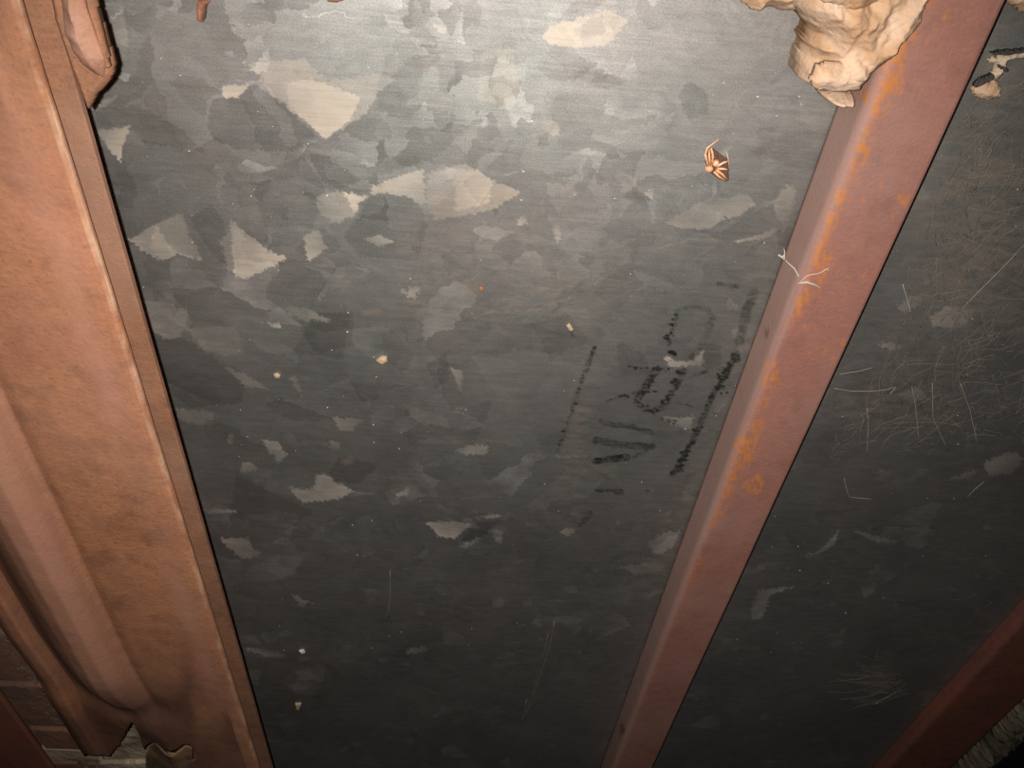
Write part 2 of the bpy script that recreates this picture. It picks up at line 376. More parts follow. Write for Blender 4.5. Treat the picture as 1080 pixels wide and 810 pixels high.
INK = [  # strength, blotchiness, width, path
 (.6,.35,5.5,[(795,309),(788,325),(784,345),(780,360)]),(.80,.35,3.6,[(778,372),(765,395),(750,420),(738,450),(725,475),(710,500)]),
 (.8,.2,5.0,[(775,376),(776,379)]),(.55,.5,2.6,[(712,328),(728,325),(745,326),(752,333)]),(.6,.5,4.0,[(752,335),(745,355),(736,370),(729,377)]),
 (.6,.6,2.6,[(715,326),(712,340),(706,356),(705,364)]),(.95,0,3.0,[(707,371),(711,373)]),(.85,.3,2.6,[(702,356),(705,357)]),
 (.75,.5,4.0,[(722,391),(714,405),(706,418),(700,428),(690,434),(679,431),(672,423)]),(.75,.5,4.6,[(672,422),(680,410),(688,396),(694,390)]),
 (.9,.1,2.8,[(715,392),(718,393)]),(.9,.1,2.6,[(712,401),(713,402)]),(.9,.1,2.6,[(698,424),(699,425)]),(.7,.6,1.6,[(640,423),(660,417),(676,412)]),
 (.7,.6,1.6,[(664,386),(682,389),(700,389)]),(.7,.5,1.3,[(712,425),(730,428)]),(.7,.6,2.0,[(720,402),(740,393),(752,390),(764,388)]),
 (.7,.5,1.4,[(697,442),(712,444)]),(.7,.3,3.2,[(634,445),(650,448),(665,450),(688,456)]),(.7,.3,4.4,[(628,464),(645,468),(665,470),(688,471)]),
 (.7,.4,2.2,[(688,471),(678,478),(668,482)]),(.92,.25,3.8,[(662,482),(645,484),(628,487)]),(.5,.5,3.0,[(618,492),(632,500),(646,506)]),
 (.7,.5,3.4,[(630,517),(645,518),(656,519)]),(.4,.6,3.0,[(603,532),(622,532),(648,536)]),(.65,.5,4.0,[(622,542),(612,553)]),(.5,.5,4.0,[(596,546),(598,545)]),
 (.62,.45,2.8,[(627,366),(621,385),(614,400),(606,425),(598,450),(588,475)]),(.7,.5,2.4,[(757,299),(768,300),(778,303)]),(.8,.2,2.4,[(715,497),(720,496)]),
 (.6,.3,2.0,[(601,348),(604,354)]),(.7,.3,1.8,[(681,517),(684,518)]),(.6,.6,3.0,[(760,392),(768,392)]),
]
SCR = [ # fine scratches / hair-thin pale lines in the coating
 (.5,.8,[(695,262),(730,252),(775,255)]),(.45,.7,[(510,330),(560,328),(600,315),(650,285)]),(.3,.7,[(470,345),(540,322),(620,318)]),
 (.4,.6,[(540,300),(590,306),(640,292)]),(.35,.6,[(560,285),(600,296),(640,320)]),(.5,.7,[(470,467),(510,465),(550,470)]),(.6,.8,[(566,476),(590,482),(620,481)]),
 (.4,.6,[(560,520),(590,505),(620,495)]),(.45,.7,[(412,600),(411,630),(408,652)]),(.35,1.0,[(588,655),(575,700),(565,730),(550,758)]),
 (.25,.7,[(440,445),(470,458),(500,472)]),(.35,.6,[(700,240),(712,232),(740,226)]),(.2,.7,[(220,100),(226,104)]),(.35,.7,[(765,550),(790,540)]),
 (.25,.6,[(425,296),(480,310),(520,302),(560,318)]),(.25,.6,[(500,340),(530,352),(570,360)]),(.2,.6,[(420,340),(450,330),(500,335)]),
]
STAIN = [(.30,60,[(470,300),(540,290),(600,320)]),(.22,40,[(560,215),(600,240)]),(.35,14,[(614,430),(604,470),(600,540)]),(.25,18,[(210,170),(220,150)]),
 (.5,4,[(490,300),(496,306),(502,304)]),(.6,2.5,[(524,207),(540,206)]),(.6,2.5,[(384,330),(400,328)]),(.5,4,[(571,275),(573,270)]),(.5,4,[(211,361),(213,362)]),
 (.6,4,[(364,487),(368,486)]),(.3,30,[(470,240),(560,245)]),(.3,16,[(640,495),(620,490)]),(.5,55,[(985,190),(1050,200),(1030,300)]),(.3,50,[(960,420),(900,430)]),(.35,45,[(1040,60),(1060,120)]),(.22,60,[(200,60),(160,110)]),(.6,3.0,[(313,76),(314,77)]),(.5,3,[(445,70),(446,70)]),
 (.35,10,[(1068,357),(1070,353)])]

NR, NC = 820, 900
ang0, ang1 = math.radians(85), math.radians(19.0)
tt = np.linspace(0, 1, NR)
ang = ang0+(ang1-ang0)*tt
Yr = H/np.tan(ang)
dist = H/np.sin(ang)
cx = np.linspace(-1, 1, NC)
half = 0.38+0.62*(Yr-Yr[0])
XEND = xs(-1.13, H)       # the sheet stops just beyond the corner bar
Xg = np.minimum((cx[None, :]*half[:, None])+(0.06*np.clip(Yr, 0, 2))[:, None], XEND+cx[None, :]*1e-5)
Yg = np.repeat(Yr[:, None], NC, 1)
V = np.stack([Xg.ravel(), Yg.ravel(), np.full(Xg.size, CAM[2]+H)], 1)
idx = np.arange(NR*NC).reshape(NR, NC)
Q = np.stack([idx[:-1, :-1], idx[1:, :-1], idx[1:, 1:], idx[:-1, 1:]], -1).reshape(-1, 4)
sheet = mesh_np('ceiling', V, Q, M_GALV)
PX, PY = project(V.astype(np.float64))
jx = (fbm(V[:, 0]*260, V[:, 1]*260, 3, 3)-.5); jy = (fbm(V[:, 0]*260, V[:, 1]*260, 91, 3)-.5)
jx3 = (fbm(V[:, 0]*520, V[:, 1]*520, 13, 3)-.5); jy3 = (fbm(V[:, 0]*520, V[:, 1]*520, 93, 3)-.5)
JX = PX+jx3*7; JY = PY+jy3*6
light = np.zeros(len(V)); dark = np.zeros(len(V)); ink = np.zeros(len(V)); stain = np.zeros(len(V)); scr = np.zeros(len(V))
def bbox(pts, mgn):
    xs_ = [p[0] for p in pts]; ys_ = [p[1] for p in pts]
    return np.nonzero((PX > min(xs_)-mgn) & (PX < max(xs_)+mgn) & (PY > min(ys_)-mgn) & (PY < max(ys_)+mgn))[0]
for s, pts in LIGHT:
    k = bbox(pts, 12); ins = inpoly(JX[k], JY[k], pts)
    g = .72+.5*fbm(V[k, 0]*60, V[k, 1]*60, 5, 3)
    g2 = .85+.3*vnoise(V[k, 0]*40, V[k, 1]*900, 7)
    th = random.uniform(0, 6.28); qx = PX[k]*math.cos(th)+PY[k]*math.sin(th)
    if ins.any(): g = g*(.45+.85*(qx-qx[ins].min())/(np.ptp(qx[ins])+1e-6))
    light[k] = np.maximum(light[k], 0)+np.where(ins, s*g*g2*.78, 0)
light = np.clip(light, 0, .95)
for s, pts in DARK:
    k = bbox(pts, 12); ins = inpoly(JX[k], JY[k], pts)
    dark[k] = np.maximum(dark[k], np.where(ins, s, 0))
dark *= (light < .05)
wx = V[:, 0]; wy = V[:, 1]
for s, bl, wd, pts in INK:
    k = bbox(pts, 14); D = segdist(PX[k]+jx[k]*3, PY[k]+jy[k]*3, pts)
    e = np.clip((wd+.8-D)/1.6, 0, 1)
    n = fbm(wx[k]*330, wy[k]*330, 21, 2); st = vnoise(wx[k]*110, wy[k]*900, 33)
    nn = .55*n+.45*st
    f = 1-bl*np.clip((nn-.38)/.2, 0, 1)
    ink[k] = np.maximum(ink[k], e*min(1, s*1.2)*f)
rd = random.Random(12)
dots = []
for path, n, sp, r0 in (([(722,391),(706,418),(690,434),(672,423),(688,396)], 42, 4, 1.4), ([(778,372),(750,420),(725,475),(708,502)], 40, 3, 1.6), ([(705,362),(712,330)], 12, 3, 1.2),
        ([(660,388),(705,390)], 16, 2, 1.0), ([(645,420),(690,412)], 16, 4, 1.1), ([(627,366),(605,426),(590,470)], 24, 2, 1.0), ([(758,395),(765,415)], 14, 5, 1.0), ([(700,443),(712,446)], 8, 2, .9)):
    for _ in range(n):
        i = rd.randrange(len(path)-1); t = rd.random()
        dots.append((path[i][0]*(1-t)+path[i+1][0]*t+rd.gauss(0, sp*.6), path[i][1]*(1-t)+path[i+1][1]*t+rd.gauss(0, sp*.5), r0*rd.uniform(.5, 1.25), rd.uniform(1, 2.0)))
for dx_, dy_, rr_, st_ in dots:
    k = bbox([(dx_, dy_)], 7)
    D = np.hypot((PX[k]-dx_)/st_, PY[k]-dy_)
    ink[k] = np.maximum(ink[k], np.clip((rr_+.7-D)/.9, 0, 1)*.97)
for s, wd, pts in SCR:
    k = bbox(pts, 8); D = segdist(PX[k]+jx[k]*5, PY[k]+jy[k]*5, pts)
    br = np.clip(vnoise(wx[k]*150, wy[k]*150, 55)*1.8-.3, 0, 1)
    scr[k] = np.maximum(scr[k], np.clip((wd+.6-D)/1.0, 0, 1)*s*br)
for s, wd, pts in STAIN:
    k = bbox(pts, wd*2+4); D = segdist(PX[k], PY[k], pts)
    e = np.exp(-(D/wd)**2)
    n = np.clip((fbm(wx[k]*90, wy[k]*220, 41, 4)-.35)*3, 0, 1) if wd > 5 else 1
    stain[k] = np.maximum(stain[k], e*s*n)
one = np.ones(len(V))
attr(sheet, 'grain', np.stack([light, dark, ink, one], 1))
attr(sheet, 'marks', np.stack([stain, scr, 0*one, one], 1))
tag(sheet, 'grey galvanised steel sheet overhead with spangled crystal pattern', kind='structure')
z0 = CAM[2]+H
def box(name, x0, x1, y0, y1, za, zb, mat, bevel=0, parent=None):
    V = [(x, y, z) for z in (za, zb) for y in (y0, y1) for x in (x0, x1)]
    Fc = [(0, 2, 3, 1), (4, 5, 7, 6), (0, 1, 5, 4), (2, 6, 7, 3), (0, 4, 6, 2), (1, 3, 7, 5)]
    return mesh_py(name, V, Fc, mat, parent, bevel=bevel)
back = box('sheet_backing', -1.3, XEND, -.25, 2.4, z0+.0006, z0+.003, M_GALV)
back.parent = sheet

# ------------------------------------------------------------------ painted steel bars under the sheet
def bar(name, s_left, drop, s_right, y0, y1, mat, lab, cat, grp, marks=True):
    zt = H-.0005; zb = H-drop
    x0 = xs(s_left, zt); x1 = xs(s_right, zb)
    # cross-section path round the visible faces, fine along y so rust can follow the arris
    rnd = .008
    prof = [(x0, zt)]
    for k in range(1, 9): prof.append((x0, zt+(zb+rnd-zt)*k/8))
    for k in range(1, 6):
        a = math.pi/2*k/5; prof.append((x0+rnd-rnd*math.cos(a), zb+rnd-rnd*math.sin(a)))
    for k in range(1, 25): prof.append((x0+rnd+(x1-.002-x0-rnd)*k/24, zb))
    prof += [(x1, zb+.002), (x1, zt)]
    n = len(prof); ny = 420
    ys = y0+(y1-y0)*np.linspace(0, 1, ny)**1.25
    Vv = np.zeros((ny, n, 3))
    for i, (x, z) in enumerate(prof):
        wob = (fbm(ys*9, ys*0+i*.03, 8, 3)-.5)*.0016
        Vv[:, i, 0] = x+(wob if i > 8 else 0); Vv[:, i, 1] = ys; Vv[:, i, 2] = CAM[2]+z+(wob*.5 if i > 8 else 0)
    idn = np.arange(ny*n).reshape(ny, n)
    i2 = np.roll(idn, -1, 1)
    Qq = np.stack([idn[:-1], i2[:-1], i2[1:], idn[1:]], -1).reshape(-1, 4)
    Vf = Vv.reshape(-1, 3)
    root = empty(name, (x0, y0, CAM[2]+zb), lab, cat, grp)
    o = mesh_np('bar_body', Vf, Qq, mat); adopt(o, root)
    px, py = project(Vf)
    ii = np.tile(np.arange(n), ny); yy = Vf[:, 1]
    A = np.zeros((len(Vf), 4)); A[:, 3] = 1
    if marks:
        da = np.abs(ii-12.5)
        far = np.clip((.80-yy)/.3, 0, 1)
        nz = fbm(yy*45, ii*.23, 61, 4); nb = fbm(yy*16, ii*.0, 77, 3)
        r = np.clip((nz+.6*nb-.075*da*np.where(ii < 12, 3.0, 1.0)-.53)*3.2, 0, 1)*far
        r *= (da < 9)
        for (bx, by, br) in [(952,211,6),(888,205,7),(960,38,8),(930,62,8),(957,24,7),(968,15,5),(912,100,7),(1000,17,5),(875,230,6),(790,465,7),(795,512,8),(813,395,8),(925,95,6),(786,470,9)]:
            d = np.hypot(px-bx, py-by)+12*(fbm(px*.12, py*.12, 9, 2)-.5)
            r = np.maximum(r, np.clip((br*1.35-d)/3, 0, 1)*.95)
        fr_ = fbm(yy*420, ii*1.1, 15, 3); fr2 = fbm(yy*150, ii*.5, 19, 3)
        r = r*np.clip((fr_-.40)*6, .12, 1)
        sp = np.clip((fr2-.74)*9, 0, 1)*(ii > 12)*np.clip((.7-yy)/.3, 0, 1)*.5
        A[:, 2] = np.maximum(r*.85, sp)
        A[:, 0] = np.where(ii < 10, .9, np.where(ii < 12, .5, 0))    # greyer, cleaner primer on the upright side
        for (bx, by, bw, bh) in [(809,351,2.5,3.5),(656,770,3,6)]:
            A[:, 1] = np.maximum(A[:, 1], (np.hypot((px-bx)/bw, (py-by)/bh) < 1)*1.0)
        attr(o, 'bar', A)
    # end caps
    for kk, yv in ((0, y0), (ny-1, y1)):
        pass
    return root, x0, x1, zb
M_BAR_paint = M_BAR
b1, bx0, bx1, bzb = bar('steel_bar', -.3577, .0445, -.462, -.15, 1.75, M_BAR,
    'wide red-primed steel bar with orange rust along its edge, right of the dark writing', 'bar', 'red-primed steel bars under the sheet')
b2, cx0, cx1, czb = bar('steel_bar', -.892, .020, -1.05, -.15, 1.9, M_BAR2,
    'dark reddish steel bar across the bottom right corner', 'bar', 'red-primed steel bars under the sheet', False)

# ------------------------------------------------------------------ lumps of mortar, crumbs, flakes
def inset_dist(X, Y, pts):
    return segdist(X, Y, pts+[pts[0]])
def lump(name, pts, zbase, height, mat, res=.0012, jag=.0, rough=.35, seed=1, power=.5, reach=None, lev=.5, thick=.002, ns=1.0):
    """solid lump hanging under the level zbase; pts: photo outline unprojected on its own level"""
    zl = zbase-height*lev
    W = [tuple(at(x, y, zl)[:2]) for x, y in pts]
    xa = min(p[0] for p in W); xb = max(p[0] for p in W); ya = min(p[1] for p in W); yb = max(p[1] for p in W)
    nx = max(4, int((xb-xa)/res)+3); ny = max(4, int((yb-ya)/res)+3)
    gx = np.linspace(xa-res, xb+res, nx); gy = np.linspace(ya-res, yb+res, ny)
    X, Y = np.meshgrid(gx, gy)
    jx_ = (fbm(X*420, Y*420, seed, 3)-.5)*jag; jy_ = (fbm(X*420, Y*420, seed+50, 3)-.5)*jag
    ins = inpoly(X+jx_, Y+jy_, W)
    D = inset_dist(X+jx_, Y+jy_, W)*ins
    reach = reach or max(D.max()*.7, 1e-4)
    dome = np.clip(D/reach, 0, 1)**power
    n = fbm(X*110*ns+seed, Y*110*ns, seed, 4); n2 = np.abs(fbm(X*55*ns, Y*55*ns, seed+9, 3)-.5)*2
    h = height*dome*(1-rough+rough*2*n-.6*rough*n2*2)+thick*.5
    zt = np.full(X.shape, zbase+thick*.2)
    zb = zbase-h
    fi = ins[:-1, :-1] & ins[1:, :-1] & ins[:-1, 1:] & ins[1:, 1:]
    idb = np.arange(X.size).reshape(X.shape); off = X.size
    q = lambda a, s: np.stack([a[:-1, :-1][s], a[:-1, 1:][s], a[1:, 1:][s], a[1:, :-1][s]], -1)
    Qb = q(idb, fi)[:, ::-1]; Qt = q(idb+off, fi)
    sides = []
    p = np.pad(fi, 1)
    I, J = np.nonzero(fi)
    for di, dj, a, b in ((-1, 0, (0, 0), (0, 1)), (1, 0, (1, 1), (1, 0)), (0, -1, (1, 0), (0, 0)), (0, 1, (0, 1), (1, 1))):
        e = ~p[I+1+di, J+1+dj]
        i0, j0 = I[e], J[e]
        va = idb[i0+a[0], j0+a[1]]; vb = idb[i0+b[0], j0+b[1]]
        sides.append(np.stack([va, vb, vb+off, va+off], -1))
    QQ = np.concatenate([Qb, Qt]+sides)
    VV = np.concatenate([np.stack([X.ravel(), Y.ravel(), CAM[2]+zb.ravel()], 1), np.stack([X.ravel(), Y.ravel(), CAM[2]+zt.ravel()], 1)])
    used = np.unique(QQ); rm = np.full(len(VV), -1); rm[used] = np.arange(len(used))
    o = mesh_np(name, VV[used], rm[QQ], mat)
    return o
ml = empty('mortar_lump', at(900, 50, H-.02), 'large lumpy beige mortar mass hanging over the top of the wide red bar', 'mortar')
main = [(860,-30),(1010,-30),(994,2),(978,28),(956,60),(944,74),(930,86),(917,97),(905,101),(893,103),(880,106),(874,109),(862,102),(852,95),(855,80),(862,66),(860,56),(868,46),(862,36),(850,20),(852,0)]
adopt(lump('chunk', main, H, .060, M_MORT, .0010, .002, .16, 3, .30, .014, .85, .002, .6), ml)
adopt(lump('chunk', [(783,-4),(787,8),(795,14),(803,17),(814,13),(830,16),(846,15),(856,24),(868,42),(872,20),(866,-30),(800,-30)], H, .022, M_MORT, .0010, .002, .4, 11, .45, .010, .7, .002, .7), ml)
adopt(lump('chunk', [(873,110),(880,105),(893,103),(907,105),(909,108),(905,117),(898,120),(884,120),(877,116)], H, .054, M_MORT, .0009, .001, .12, 17, .3, .006, .9, .002, .6), ml)
adopt(lump('chunk', [(862,-30),(925,-30),(945,-5),(920,10),(905,17),(888,12),(868,4)], H-.050, .022, M_MORT, .0010, .002, .3, 27, .5, .012, .5, .002, .7), ml)
adopt(lump('chunk', [(862,70),(880,66),(905,72),(922,82),(908,98),(885,100),(860,96),(855,88)], H-.052, .014, M_MORT, .0010, .002, .3, 37, .5, .012, .5, .002, .7), ml)
mp = empty('mortar_patch', at(1050, 80, H), 'cracked pale mortar patch on the sheet right of the wide bar', 'mortar')
adopt(lump('chunk', [(1024,95),(1036,88),(1050,84),(1058,92),(1055,104),(1040,106),(1028,102)], H, .008, M_MORT, .0009, .003, .4, 5), mp)
adopt(lump('chunk', [(1040,62),(1060,56),(1095,50),(1095,58),(1062,64),(1058,80),(1048,86),(1040,80),(1050,72)], H, .006, M_MORTG, .0009, .003, .4, 6), mp)
adopt(lump('dark_crust', [(1045,55),(1058,53),(1080,51),(1095,50),(1095,54),(1062,58),(1046,58)], H-.003, .006, M_DARKP, .0008, .002, .4, 7), mp)
adopt(lump('dark_crust', [(1026,92),(1034,82),(1048,77),(1050,82),(1040,88),(1030,93)], H-.003, .007, M_DARKP, .0008, .002, .4, 8), mp)
adopt(lump('dark_crust', [(1052,66),(1058,69),(1064,73),(1058,76),(1053,72)], H-.003, .006, M_DARKP, .0008, .002, .4, 9), mp)
o = lump('mortar_patch', [(1060,-20),(1100,-20),(1100,22),(1082,16),(1070,9),(1063,2)], H, .012, M_MORT, .001, .003, .4, 12)
tag(o, 'small beige mortar patch in the top right corner', 'mortar')
o = lump('mortar_ridge', [(1122,700),(1118,738),(1085,768),(1066,783),(1053,795),(1040,808),(1028,830),(1000,830),(1016,806),(1034,788),(1062,760),(1085,740)], H, .03, M_CRUST, .0022, .012, .55, 14, .5, .012, .5, .002, .8)
tag(o, 'crusty mortar ridge along the outer edge of the corner bar', 'mortar')
flakes = [
 ('rust_flake',[(207,2),(213,-2),(222,0),(218,8),(217,20),(214,24),(208,22),(207,12)],.004,M_RCRUMB,'dark pinkish rust flake at the top edge, nearer the left beam','flake'),
 ('rust_flake',[(342,-4),(366,-4),(362,1),(354,3),(346,2)],.004,M_RCRUMB,'brown rust flake at the top edge left of the middle','flake'),
 ('debris_crumb',[(396,380),(401,376),(408,376),(409,381),(404,385),(399,383)],.003,M_TAN,'pale tan crumb left of the sheet centre','crumb'),
 ('debris_crumb',[(288,394),(292,393),(296,396),(295,399),(290,398)],.003,M_TAN,'tiny orange tan crumb on the sheet beside the left beam, above centre','crumb'),
 ('debris_crumb',[(311,742),(318,742),(317,746),(315,750),(312,747)],.003,M_TAN,'tan crumb with a short thread low on the dark sheet','crumb'),
 ('debris_crumb',[(315,686),(320,685),(322,688),(318,690)],.002,M_DUST,'tiny whitish crumb low on the sheet near the left beam','crumb'),
 ('debris_crumb',[(597,343),(601,341),(605,347),(603,350),(599,348)],.0025,M_TAN,'pinkish tan crumb beside the left dark pen stroke','crumb'),
 ('rust_flake',[(505,303),(508,301),(511,304),(509,308),(506,307)],.002,M_RCRUMB,'tiny speckled rust flake in the brown-stained centre of the sheet','flake'),
]
for nm, pts, h, mt, lab, cat in flakes:
    o = lump(nm, pts, H, h, mt, .0004, .0006, .4, 3); tag(o, lab, cat, 'loose debris stuck to the sheet')

# ------------------------------------------------------------------ left: rusty beam with its pressed pan
zf = .425
yA, yB = -.12, 1.75
beam = empty('rusty_beam', (xs(.31, zf), 0.0, CAM[2]+zf), 'big orange-brown rusty pressed steel beam filling the left side', 'beam')
xo, xi = xs(.2877, zf), xs(.372, zf)
ys = list(np.linspace(yA, yB, 60))
fl = prism_y('flange', [(xo, CAM[2]+zf), (xo, CAM[2]+zf+.005), (xi-.056, CAM[2]+zf+.005), (xi-.056, CAM[2]+zf)], ys, M_FLANGE, .0007, .00012, 2)
adopt(fl, beam)
wb = prism_y('web', [(xi-.050, CAM[2]+zf), (xi-.050, z0-.001), (xi-.056, z0-.001), (xi-.056, CAM[2]+zf)], [yA, yB], M_FLANGE)
adopt(wb, beam)
# pan height profile against slope s, at full depth and at its flat end
S_ = [.3130, .3145, .3175, .3230, .330, .35, .42, .452, .466, .480, .500, .525, .548, .562, .572, .580, .588, .600, .615, .628, .634, .637]
Z1 = [.4140, .4122, .4105, .4098, .4096, .410, .4095, .4105, .4125, .4080, .3980, .3905, .3900, .3960, .4080, .4300, .4340, .4280, .4200, .4210, .4250, .4330]
Z2 = [.4140, .4122, .4105, .4098, .4096, .410, .4095, .4100, .4110, .4130, .416, .420, .424, .427, .430, .432, .432, .428, .422, .4220, .4260, .4330]
def yrow(px, py, z): return float(at(px, py, z)[1])
yE0, yE1 = yrow(110, 715, .40), yrow(135, 790, .42)
ns = 420
sg = np.interp(np.linspace(0, 1, ns), [0, .08, .5, 1], [.3130, .325, .50, .637])
z1 = np.interp(sg, S_, Z1); z2 = np.interp(sg, S_, Z2)
ker = np.array([1, 4, 6, 4, 1.]); ker /= ker.sum()
for _ in range(6):
    zz = np.convolve(np.pad(z1, 2, mode='edge'), ker, 'valid'); z1 = np.where(sg > .33, zz, z1)
    zz = np.convolve(np.pad(z2, 2, mode='edge'), ker, 'valid'); z2 = np.where(sg > .33, zz, z2)
nyp = 640
yy = np.linspace(yA, yB, nyp)
xp = np.array([xs(s, z) for s, z in zip(sg, z1)])
xp = np.minimum.accumulate(xp-np.arange(ns)*1e-6)
Xp, Yp = np.meshgrid(xp, yy)
e = np.clip((Yp-yE0)/(yE1-yE0), 0, 1); e = e*e*(3-2*e)
Zp = z1[None, :]*(1-e)+z2[None, :]*e
# swage narrows to a rounded nose; end of the pan dishes and buckles
yn = yrow(135, 735, .41)
Zp += .006*np.exp(-((Yp-yn-.04)/.03)**2)*np.clip((sg[None, :]-.40)/.05, 0, 1)*np.clip((.62-sg[None, :])/.04, 0, 1)
Zp += .004*np.exp(-((Yp-yn)/.05)**2)*np.clip((sg[None, :]-.34)/.05, 0, 1)
Zp += (fbm(Xp*22, Yp*14, 5, 3)-.5)*.0022+(fbm(Xp*90, Yp*90, 6, 3)-.5)*.0006
Vp = np.stack([Xp.ravel(), Yp.ravel(), CAM[2]+Zp.ravel()], 1)
px, py = project(Vp)
px = px.reshape(nyp, ns); py = py.reshape(nyp, ns)
idp = np.arange(nyp*ns).reshape(nyp, ns)
jg = (fbm(Xp*300, Yp*300, 2, 2)-.5)*5
gap = inpoly(px+jg*.4, py, [(116, 798), (127, 785), (141, 761), (147, 772), (153, 790), (156, 798), (156, 840), (20, 840), (95, 795)])
cut = segdist(px, py, [(150, 806), (153, 795), (158, 787), (163, 784), (169, 787), (175, 792), (182, 794), (190, 791), (195, 787), (200, 787), (203, 791), (204, 797)])
slit = cut < 2.3
tabz = inpoly(px, py, [(153, 797), (158, 787), (163, 784), (175, 792), (182, 794), (195, 787), (203, 791), (204, 840), (153, 840)])
bad = gap | slit | tabz
fq = ~(bad[:-1, :-1] | bad[1:, :-1] | bad[:-1, 1:] | bad[1:, 1:])
qd = lambda f: np.stack([idp[:-1, :-1][f], idp[:-1, 1:][f], idp[1:, 1:][f], idp[1:, :-1][f]], -1)
def compact(V, Q):
    u = np.unique(Q); rm = np.full(len(V), -1); rm[u] = np.arange(len(u)); return V[u], rm[Q], u
va, qa, ua = compact(Vp, qd(fq)[:, ::-1])
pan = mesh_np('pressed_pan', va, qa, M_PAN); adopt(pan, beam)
so = pan.modifiers.new('solid', 'SOLIDIFY'); so.thickness = .0022; so.offset = -1
sfl = np.tile(sg, nyp); yf = Vp[:, 1]
nn = fbm(Vp[:, 0]*18, Vp[:, 1]*9, 44, 4)
paint = np.clip(1-np.abs(sfl-.522)/.052, 0, 1)**.5*.8*(1-np.clip((yf-yE1+.08)/.10, 0, 1))
paint = np.maximum(paint, np.clip(1-np.abs(sfl-.345)/.025, 0, 1)*.65*np.clip((nn-.3)*3, 0, 1))
ppx, ppy = px.ravel(), py.ravel()
darkp = np.clip(1-np.abs(sfl-.463)/.012, 0, 1)*.30+np.clip(1-np.abs(sfl-.584)/.018, 0, 1)*.75  # shade of the crease and the valley, painted into the pan colour
darkp += np.clip((nn-.35)*2.5, 0, 1)*np.exp(-((ppy-750)/24)**2)*1.3*(sfl < .56)  # blotchy band of painted shading near the far end
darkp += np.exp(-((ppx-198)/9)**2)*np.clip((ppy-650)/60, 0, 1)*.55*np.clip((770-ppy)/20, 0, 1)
darkp += np.clip((ppy-735)/30, 0, 1)*.9*np.clip(nn*1.6+.1, 0, 1)*(sfl > .335)  # shading that deepens towards the far end, put into the colour
darkp += np.clip((230-ppy)/220, 0, 1)*np.clip(fbm(Vp[:, 0]*60, yf*7, 83, 4)*2.2-.3, 0, 1)*.9  # brown streaks; their build-up at the near end paints in weaker flash light
lip_highlight = np.clip(1-np.abs(sfl-.3160)/.0028, 0, 1)*np.clip(fbm(yf*60, sfl*200, 12, 3)*2.4-.75, 0, 1)*.6  # broken highlight along the curled edge, painted as a pale colour
A = np.stack([np.clip(paint, 0, 1), np.clip(darkp, 0, .95), lip_highlight, np.ones(len(sfl))], 1)
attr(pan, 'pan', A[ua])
ft = tabz[:-1, :-1] & tabz[1:, 1:] & tabz[1:, :-1] & tabz[:-1, 1:]
Vt = Vp.copy(); Vt[:, 2] += .004
Vt[:, 2] -= .006*np.exp(-((ppx-180)/12)**2)
vt_, qt_, ut = compact(Vt, qd(ft)[:, ::-1])
tab = mesh_np('end_tab', vt_, qt_, M_TAB); adopt(tab, beam)
so = tab.modifiers.new('solid', 'SOLIDIFY'); so.thickness = .002; so.offset = -1
# bracket folded over the flange at the near end
br = lump('bracket', [(48,-40),(90,-40),(100,0),(108,22),(115,45),(122,66),(120,78),(115,88),(103,100),(94,117),(86,98),(72,60),(58,20)], zf-.001, .006, M_FLANGE, .0007, .0, .12, 23, .4, .003)
adopt(br, beam)
fo = lump('bracket_fold', [(56,-40),(80,-40),(92,10),(102,40),(112,62),(108,84),(98,80),(85,70),(74,55),(66,35)], zf-.006, .010, M_BRACKET, .0007, .0, .22, 31, .5, .009)
adopt(fo, beam)
fo = lump('bracket_fold', [(80,-40),(92,-40),(104,15),(113,50),(116,72),(112,74),(104,48),(90,8)], zf-.006, .007, M_FLANGE, .0007, .0, .12, 33, .5, .004)
adopt(fo, beam)
# second beam in the corner
zc = .415
cb = empty('rusty_beam', (xs(.75, zc), 0.4, CAM[2]+zc), 'red-brown rusty beam edge in the bottom left corner, beyond the bricks', 'beam')
xa, xb = xs(.722, zc), xs(1.15, zc)
adopt(prism_y('flange', [(xa, CAM[2]+zc), (xa, CAM[2]+zc+.006), (xb, CAM[2]+zc+.006), (xb, CAM[2]+zc)], [.1, .5, 1.0, 1.75], M_BAR2, .0015, 0), cb)
adopt(prism_y('web', [(xa-.05, CAM[2]+zc+.001), (xa-.05, z0), (xa-.056, z0), (xa-.056, CAM[2]+zc+.001)], [.1, 1.75], M_BAR2), cb)
# ------------------------------------------------------------------ brick infill between the beams
zk = .462
inf = empty('brick_infill', at(40, 740, zk), 'dark brick and mortar infill between the two left beams', 'brickwork')
xL, xR = xs(.722, zk)-.05, xs(.52, zk)
mo = box('mortar_bed', xL-.02, xR+.05, .25, 1.75, CAM[2]+zk+.004, CAM[2]+zk+.02, M_MORTG); adopt(mo, inf)
mo2 = prism_y('mortar_joint', [(xL-.02, CAM[2]+zk+.006), (xR+.05, CAM[2]+zk+.006), (xR+.05, CAM[2]+zk-.002), (xL-.02, CAM[2]+zk-.002)],
    [yrow(60, 801, zk), yrow(60, 789, zk)], M_MORTG, .003); adopt(mo2, inf)
def brickm(x0, x1, y0, y1, z=zk):
    o = box('brick', x0, x1, y0, y1, CAM[2]+z-.004, CAM[2]+z+.010, M_BRICK, .003); adopt(o, inf)
def bk(px0, py0, px1, py1, z=zk):
    a = at(px0, py0, z); b = at(px1, py1, z)
    brickm(min(a[0], b[0]), max(a[0], b[0]), min(a[1], b[1]), max(a[1], b[1]), z)
y1_, y2_ = yrow(45, 767, zk), yrow(45, 787, zk)
xm = float(at(42, 777, zk)[0])
